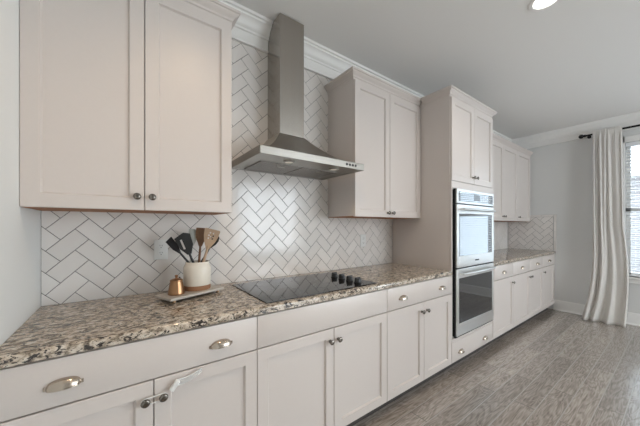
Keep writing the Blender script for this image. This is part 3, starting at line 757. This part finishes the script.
def plate(bm, out, holes, th, fr):
    """outline polygon (u,v) with optional polygon holes, thickness th, in frame fr(u, v, w)"""
    loops = [out] + holes
    top, bot, et = [], [], []
    for lp in loops:
        a = [bm.verts.new((u, v, 0)) for u, v in lp]
        es = [bm.edges.new((a[i], a[(i + 1) % len(a)])) for i in range(len(a))]
        et += es
    res = bmesh.ops.triangle_fill(bm, use_beauty=True, use_dissolve=False, edges=et)
    fs = [g for g in res['geom'] if isinstance(g, bmesh.types.BMFace)]
    ex = bmesh.ops.extrude_face_region(bm, geom=fs)
    for g in ex['geom']:
        if isinstance(g, bmesh.types.BMVert): g.co.z += th
    for v in bm.verts: v.co = fr(v.co.x, v.co.y, v.co.z - th / 2)
def utensil(name, label, cat, base, tip, yaw, m, out, holes, L, th=0.004, hr=0.006, bowl=0.0, hm=None):
    """handle from base (inside the crock) to the neck; head of outline 'out' (u across, v along, 0 at neck)"""
    base, tip = Vector(base), Vector(tip); d = (tip - base).normalized()
    n0 = Vector((math.sin(yaw), -math.cos(yaw), 0)); n = (n0 - d * n0.dot(d)).normalized(); s = d.cross(n)
    neck = tip - d * L
    r = root(name, base, label, cat, 'cooking utensils in the crock')
    bm = B(); tube(bm, [base, base.lerp(neck, 0.5), neck, neck + d * 0.02], [hr, hr * 0.95, hr * 0.8, hr * 0.45], 12); obj('handle', bm, hm or m, r)
    bm = B(); plate(bm, out, holes, th, lambda u, v, w: neck + s * u + d * v + n * (w + bowl * (1 - (u / 0.04) ** 2) * math.sin(PI * max(0, min(1, v / L)))))
    obj('head', bm, m, r, angle=50)
    return r
def circ(cx, cy, r, n=12): return [(cx + r * math.cos(2 * PI * k / n), cy + r * math.sin(2 * PI * k / n)) for k in range(n)]
def slot(cx, y0, y1, w):
    return [(cx - w, y0), (cx + w, y0), (cx + w, y1), (cx - w, y1)]
RIM = cc + Vector((0, 0, 0.156)); IN = cc + Vector((0, 0, 0.050))
VY = -0.40    # heads face the camera
def at(x, y, z): return (x, y, z)
turner = [(-0.008, 0), (0.008, 0), (0.030, 0.045), (0.039, 0.075), (0.043, 0.112), (0.038, 0.117), (-0.038, 0.117), (-0.043, 0.112), (-0.039, 0.075), (-0.030, 0.045)]
hol = [circ(-0.011, 0.062, 0.0045), circ(0.011, 0.062, 0.0045), circ(-0.012, 0.079, 0.0045), circ(0.012, 0.079, 0.0045), circ(0.0, 0.071, 0.0045), circ(-0.008, 0.095, 0.0045), circ(0.010, 0.095, 0.0045)]
cx_, cy_ = cc.x, cc.y
utensil('slotted_turner', 'tan wooden turner with round holes leaning right in the crock', 'utensil', at(cx_ - 0.006, cy_ - 0.044, IN.z), at(cx_ + 0.078, cy_ - 0.030, 1.283), -0.30, M['tan_wood'], turner, hol, 0.117, 0.005, 0.0085)
spo = [(-0.008, 0), (0.008, 0), (0.026, 0.05), (0.030, 0.085), (0.027, 0.108), (-0.027, 0.108), (-0.030, 0.085), (-0.026, 0.05)]
utensil('wooden_spatula', 'dark brown wooden spatula standing behind the holed tan turner', 'utensil', at(cx_ + 0.006, cy_ + 0.018, IN.z), at(cx_ + 0.026, cy_ + 0.012, 1.292), -0.3, M['brown_wood'], spo, [], 0.108, 0.006, 0.0075)
utensil('silicone_spatula', 'pale grey spatula standing between black turner and brown spatula', 'utensil', at(cx_ - 0.036, cy_ + 0.024, IN.z), at(cx_ - 0.016, cy_ + 0.038, 1.285), -0.3, M['silicone'], [(-0.007, 0), (0.007, 0), (0.021, 0.03), (0.021, 0.088), (0.010, 0.098), (-0.021, 0.098), (-0.021, 0.03)], [], 0.098, 0.006, 0.006)
bt = [(-0.010, 0), (0.010, 0), (0.036, 0.045), (0.043, 0.108), (0.012, 0.125), (-0.040, 0.108), (-0.034, 0.045)]
utensil('black_turner', 'black nylon slotted turner fanning left with pale slot showing', 'utensil', at(cx_ + 0.016, cy_ - 0.014, IN.z), at(cx_ - 0.090, cy_ - 0.024, 1.262), -0.22, M['blackplastic'], bt, [slot(-0.012, 0.035, 0.092, 0.005)], 0.125, 0.004, 0.0075)
utensil('black_spatula', 'narrow black spatula leaning furthest left out of the crock', 'utensil', at(cx_ + 0.030, cy_ + 0.004, IN.z), at(cx_ - 0.148, cy_ - 0.020, 1.232), 0.9, M['blackplastic'], [(-0.007, 0), (0.007, 0), (0.024, 0.04), (0.027, 0.095), (-0.027, 0.095), (-0.024, 0.04)], [], 0.095, 0.004, 0.0065)
utensil('black_spoon', 'black cooking spoon leaning right behind the tan turner', 'utensil', at(cx_ - 0.024, cy_ + 0.035, IN.z), at(cx_ + 0.122, cy_ + 0.036, 1.252), -0.25, M['blackplastic'], [(-0.007, 0), (0.007, 0), (0.022, 0.03), (0.026, 0.055), (0.018, 0.08), (0, 0.09), (-0.018, 0.08), (-0.026, 0.055), (-0.022, 0.03)], [], 0.09, 0.004, 0.0065, bowl=-0.008)

# ------------------------------------------------------------------ child lock on the first base cabinet
lk = root('cabinet_lock', (0.42, YB - 0.012, 0.64), 'clear plastic child safety lock looped around two cabinet knobs', 'lock')
yk = YB - 0.011
bm = B(); pts = []
for k in range(28):
    a = 2 * PI * k / 28; r = 0.0115
    cxk, czk = (0.447, 0.642) if math.cos(a) > 0 else (0.388, 0.642)
    pts.append((cxk + r * math.cos(a), yk, czk + r * math.sin(a)))
tube(bm, pts, 0.0026, 8, closed=True); obj('loop', bm, M['white_plastic'], lk)
bm = B(); vs = box(bm, -0.009, 0.009, -0.010, 0.006, -0.021, 0.021)
for v in vs: v.co = Vector((0.485, yk - 0.003, 0.674)) + Matrix.Rotation(math.radians(38), 4, 'Y') @ v.co
obj('slider', bm, M['white_plastic'], lk, bevel=0.003)
for off in (0.011, -0.010):
    bm = B(); pts = []
    for k in range(9):
        s = k / 8; pts.append((0.491 + 0.095 * s, yk - 0.003 + 0.004 * math.sin(PI * s), 0.681 + off * (1 - 0.45 * s * s) + 0.022 * s - 0.010 * math.sin(PI * s)))
    tube(bm, pts, 0.0028, 8); obj('strap', bm, M['white_plastic'], lk)
bm = B(); g = []
for k in range(9):
    s = k / 8; c = Vector((0.491 + 0.095 * s, yk - 0.003, 0.681 + 0.022 * s - 0.010 * math.sin(PI * s)))
    g.append([bm.verts.new(c + Vector((0, dy, o_ * (1 - 0.45 * s * s)))) for dy, o_ in ((-0.0006, 0.0105), (0.0006, 0.0105), (0.0006, -0.0095), (-0.0006, -0.0095))])
for a, b in zip(g, g[1:]):
    for k in range(4): bm.faces.new((a[k], a[(k + 1) % 4], b[(k + 1) % 4], b[k]))
bm.faces.new(g[0]); bm.faces.new(g[-1])
obj('clear_web', bm, M['lock'], lk)

# ------------------------------------------------------------------ recessed ceiling lights
for i, (lx, ly, lab) in enumerate(((2.545, -1.305, 'round white recessed ceiling light above the aisle'), (0.75, -1.305, 'recessed ceiling light over the left end of the counter'),
                                   (1.6, -3.3, 'recessed ceiling light behind the camera'), (4.2, -3.3, 'recessed ceiling light deeper in the room'))):
    r = root('recessed_light', (lx, ly, ZH), lab, 'ceiling light')
    bm = B(); lathe(bm, [(0.066, -0.002), (0.070, -0.006), (0.088, -0.005), (0.092, -0.0005), (0.066, -0.0005), (0.066, -0.002)], (lx, ly, ZH), (0, 0, 1), 40); obj('trim_ring', bm, M['trimwhite'], r)
    bm = B(); lathe(bm, [(0, -0.0025), (0.0655, -0.0025), (0.0655, -0.0006), (0, -0.0006)], (lx, ly, ZH), (0, 0, 1), 32); obj('diffuser', bm, M['lamp'], r)
    d = bpy.data.lights.new('can_lamp', 'SPOT'); d.energy = (24, 38, 22, 18)[i]; d.color = (1.0, 0.93, 0.86) if i == 0 else (1.0, 0.72, 0.46); d.spot_size = 2.5; d.spot_blend = 0.7; d.shadow_soft_size = 0.06
    lo = bpy.data.objects.new('can_lamp', d); COL.objects.link(lo); lo.location = (0, 0, -0.012); lo.parent = r

# ------------------------------------------------------------------ curtain, rod, blind
RX, RZ = X5 - 0.105, 2.592
rd = root('curtain_rod', (RX, -1.0, RZ), 'black iron curtain rod with round end above the window', 'curtain rod')
bm = B(); tube(bm, [(RX, -0.985, RZ), (RX, -2.0, RZ), (RX, -2.72, RZ)], 0.0125, 16); obj('pole', bm, M['iron'], rd)
for y, dr in ((-0.985, 1), (-2.72, -1)):
    bm = B(); lathe(bm, [(0, 0.064), (0.012, 0.062), (0.024, 0.052), (0.030, 0.036), (0.026, 0.020), (0.015, 0.010), (0.018, 0.004), (0.018, -0.01), (0.012, -0.012)], (RX, y, RZ), (0, dr, 0), 24); obj('finial', bm, M['iron'], rd)
for y in (-1.02, -2.68):
    bm = B(); tube(bm, [(RX, y, RZ - 0.008), (X5 - 0.014, y, RZ - 0.008)], 0.007, 10); lathe(bm, [(0, 0), (0.022, 0), (0.022, 0.006), (0, 0.006)], (X5 - 0.0205, y, RZ - 0.008), (1, 0, 0), 18); obj('bracket', bm, M['iron'], rd)

def curtain():
    bm = B(); NS, NZ = 170, 80; g = []
    zt = RZ + 0.040
    # folds: (centre along the panel, width, depth), each drifting a little on its way down
    folds = [(0.05, .035, .9, .01), (0.15, .035, .7, -.02), (0.26, .05, 1.0, .03), (0.42, .05, .75, -.05), (0.55, .05, .6, .04), (0.80, .12, .55, .02), (0.97, .03, .6, 0)]
    for j in range(NZ + 1):
        tz = j / NZ; z = zt * (1 - tz) + 0.004 * tz
        row = []
        top = max(0.0, 1 - tz / 0.05); mid = 1 - top
        fl = max(0, (tz - 0.62) / 0.38) ** 2.2
        for i in range(NS + 1):
            s = i / NS
            yl = -1.068 - 0.006 * math.sin(PI * tz); yr = -1.345 - 0.045 * tz ** 1.5
            yl += fl * 0.105; yr -= 0.035 * math.sin(PI * min(1, max(0, (tz - 0.5) / 0.5)))
            dep = 0.0
            for c, w, a, dr in folds:
                cc_ = c + dr * tz * 1.2
                dep += a * math.exp(-((s - cc_) / (w * (1 + 0.35 * tz))) ** 2)
            amp = 0.040 + 0.040 * tz
            f2 = math.sin(2 * PI * 12 * s + 1.3 * math.sin(7 * s))
            x = RX - 0.006 - amp * dep * mid - 0.010 * f2 * max(top, 0.35 * max(0, 1 - tz / 0.3))
            x -= fl * 0.10 * (0.45 + 0.55 * math.sin(2.2 * PI * s + 0.6) ** 2)
            y = yl + (yr - yl) * s + 0.006 * math.sin(11 * s + 4 * tz) * tz
            zz = z + (0.008 * f2 if j == 0 else 0)
            if tz > 0.9: zz += 0.022 * (1 + math.sin(9 * s + 0.8)) * (1 - tz) / 0.1 * 0.4
            if abs(zz - RZ) < 0.075: x = min(x, RX - 0.0175)
            row.append(bm.verts.new((x, y, zz)))
        g.append(row)
    for j in range(NZ):
        for i in range(NS): bm.faces.new((g[j][i], g[j][i + 1], g[j + 1][i + 1], g[j + 1][i]))
    return bm
cu = obj('curtain', curtain(), M['linen'], loc=(RX, -1.21, 0), angle=180)
md = cu.modifiers.new('thick', 'SOLIDIFY'); md.thickness = 0.0025; md.offset = 0
tag(cu, 'long off-white linen curtain gathered at the left side of the window', 'curtain')

def blind(y0, y1, label):
    r = root('window_blind', (X5 + 0.03, (y0 + y1) / 2, WT), label, 'blind')
    bm = B(); box(bm, X5 + 0.006, X5 + 0.052, y0 + 0.004, y1 - 0.004, WT - 0.055, WT - 0.002); obj('headrail', bm, M['blind'], r, bevel=0.003)
    bm = B(); z = WT - 0.075
    while z > WS + 0.05:
        a = math.radians(4); w = 0.023
        p = [(X5 + 0.029 + q * w * math.cos(a) , z - q * w * math.sin(a) + 0.0025 * (1 - q * q)) for q in (-1, -0.5, 0, 0.5, 1)]
        prism(bm, [(px, pz) for px, pz in p] + [(px, pz + 0.0022) for px, pz in reversed(p)], 'y', y0 + 0.008, y1 - 0.008)
        z -= 0.043
    obj('slats', bm, M['blind'], r, angle=50)
    bm = B(); box(bm, X5 + 0.008, X5 + 0.050, y0 + 0.006, y1 - 0.006, WS + 0.010, WS + 0.026); obj('bottom_rail', bm, M['blind'], r, bevel=0.003)
    for yy in (y0 + 0.13, y1 - 0.13):
        bm = B(); tube(bm, [(X5 + 0.0045, yy, WT - 0.05), (X5 + 0.0045, yy, WS + 0.018)], 0.0012, 6); tube(bm, [(X5 + 0.0535, yy, WT - 0.05), (X5 + 0.0535, yy, WS + 0.018)], 0.0012, 6); obj('cord', bm, M['blind'], r)
blind(*WINR[0], 'white slatted blind in the window beside the curtain')
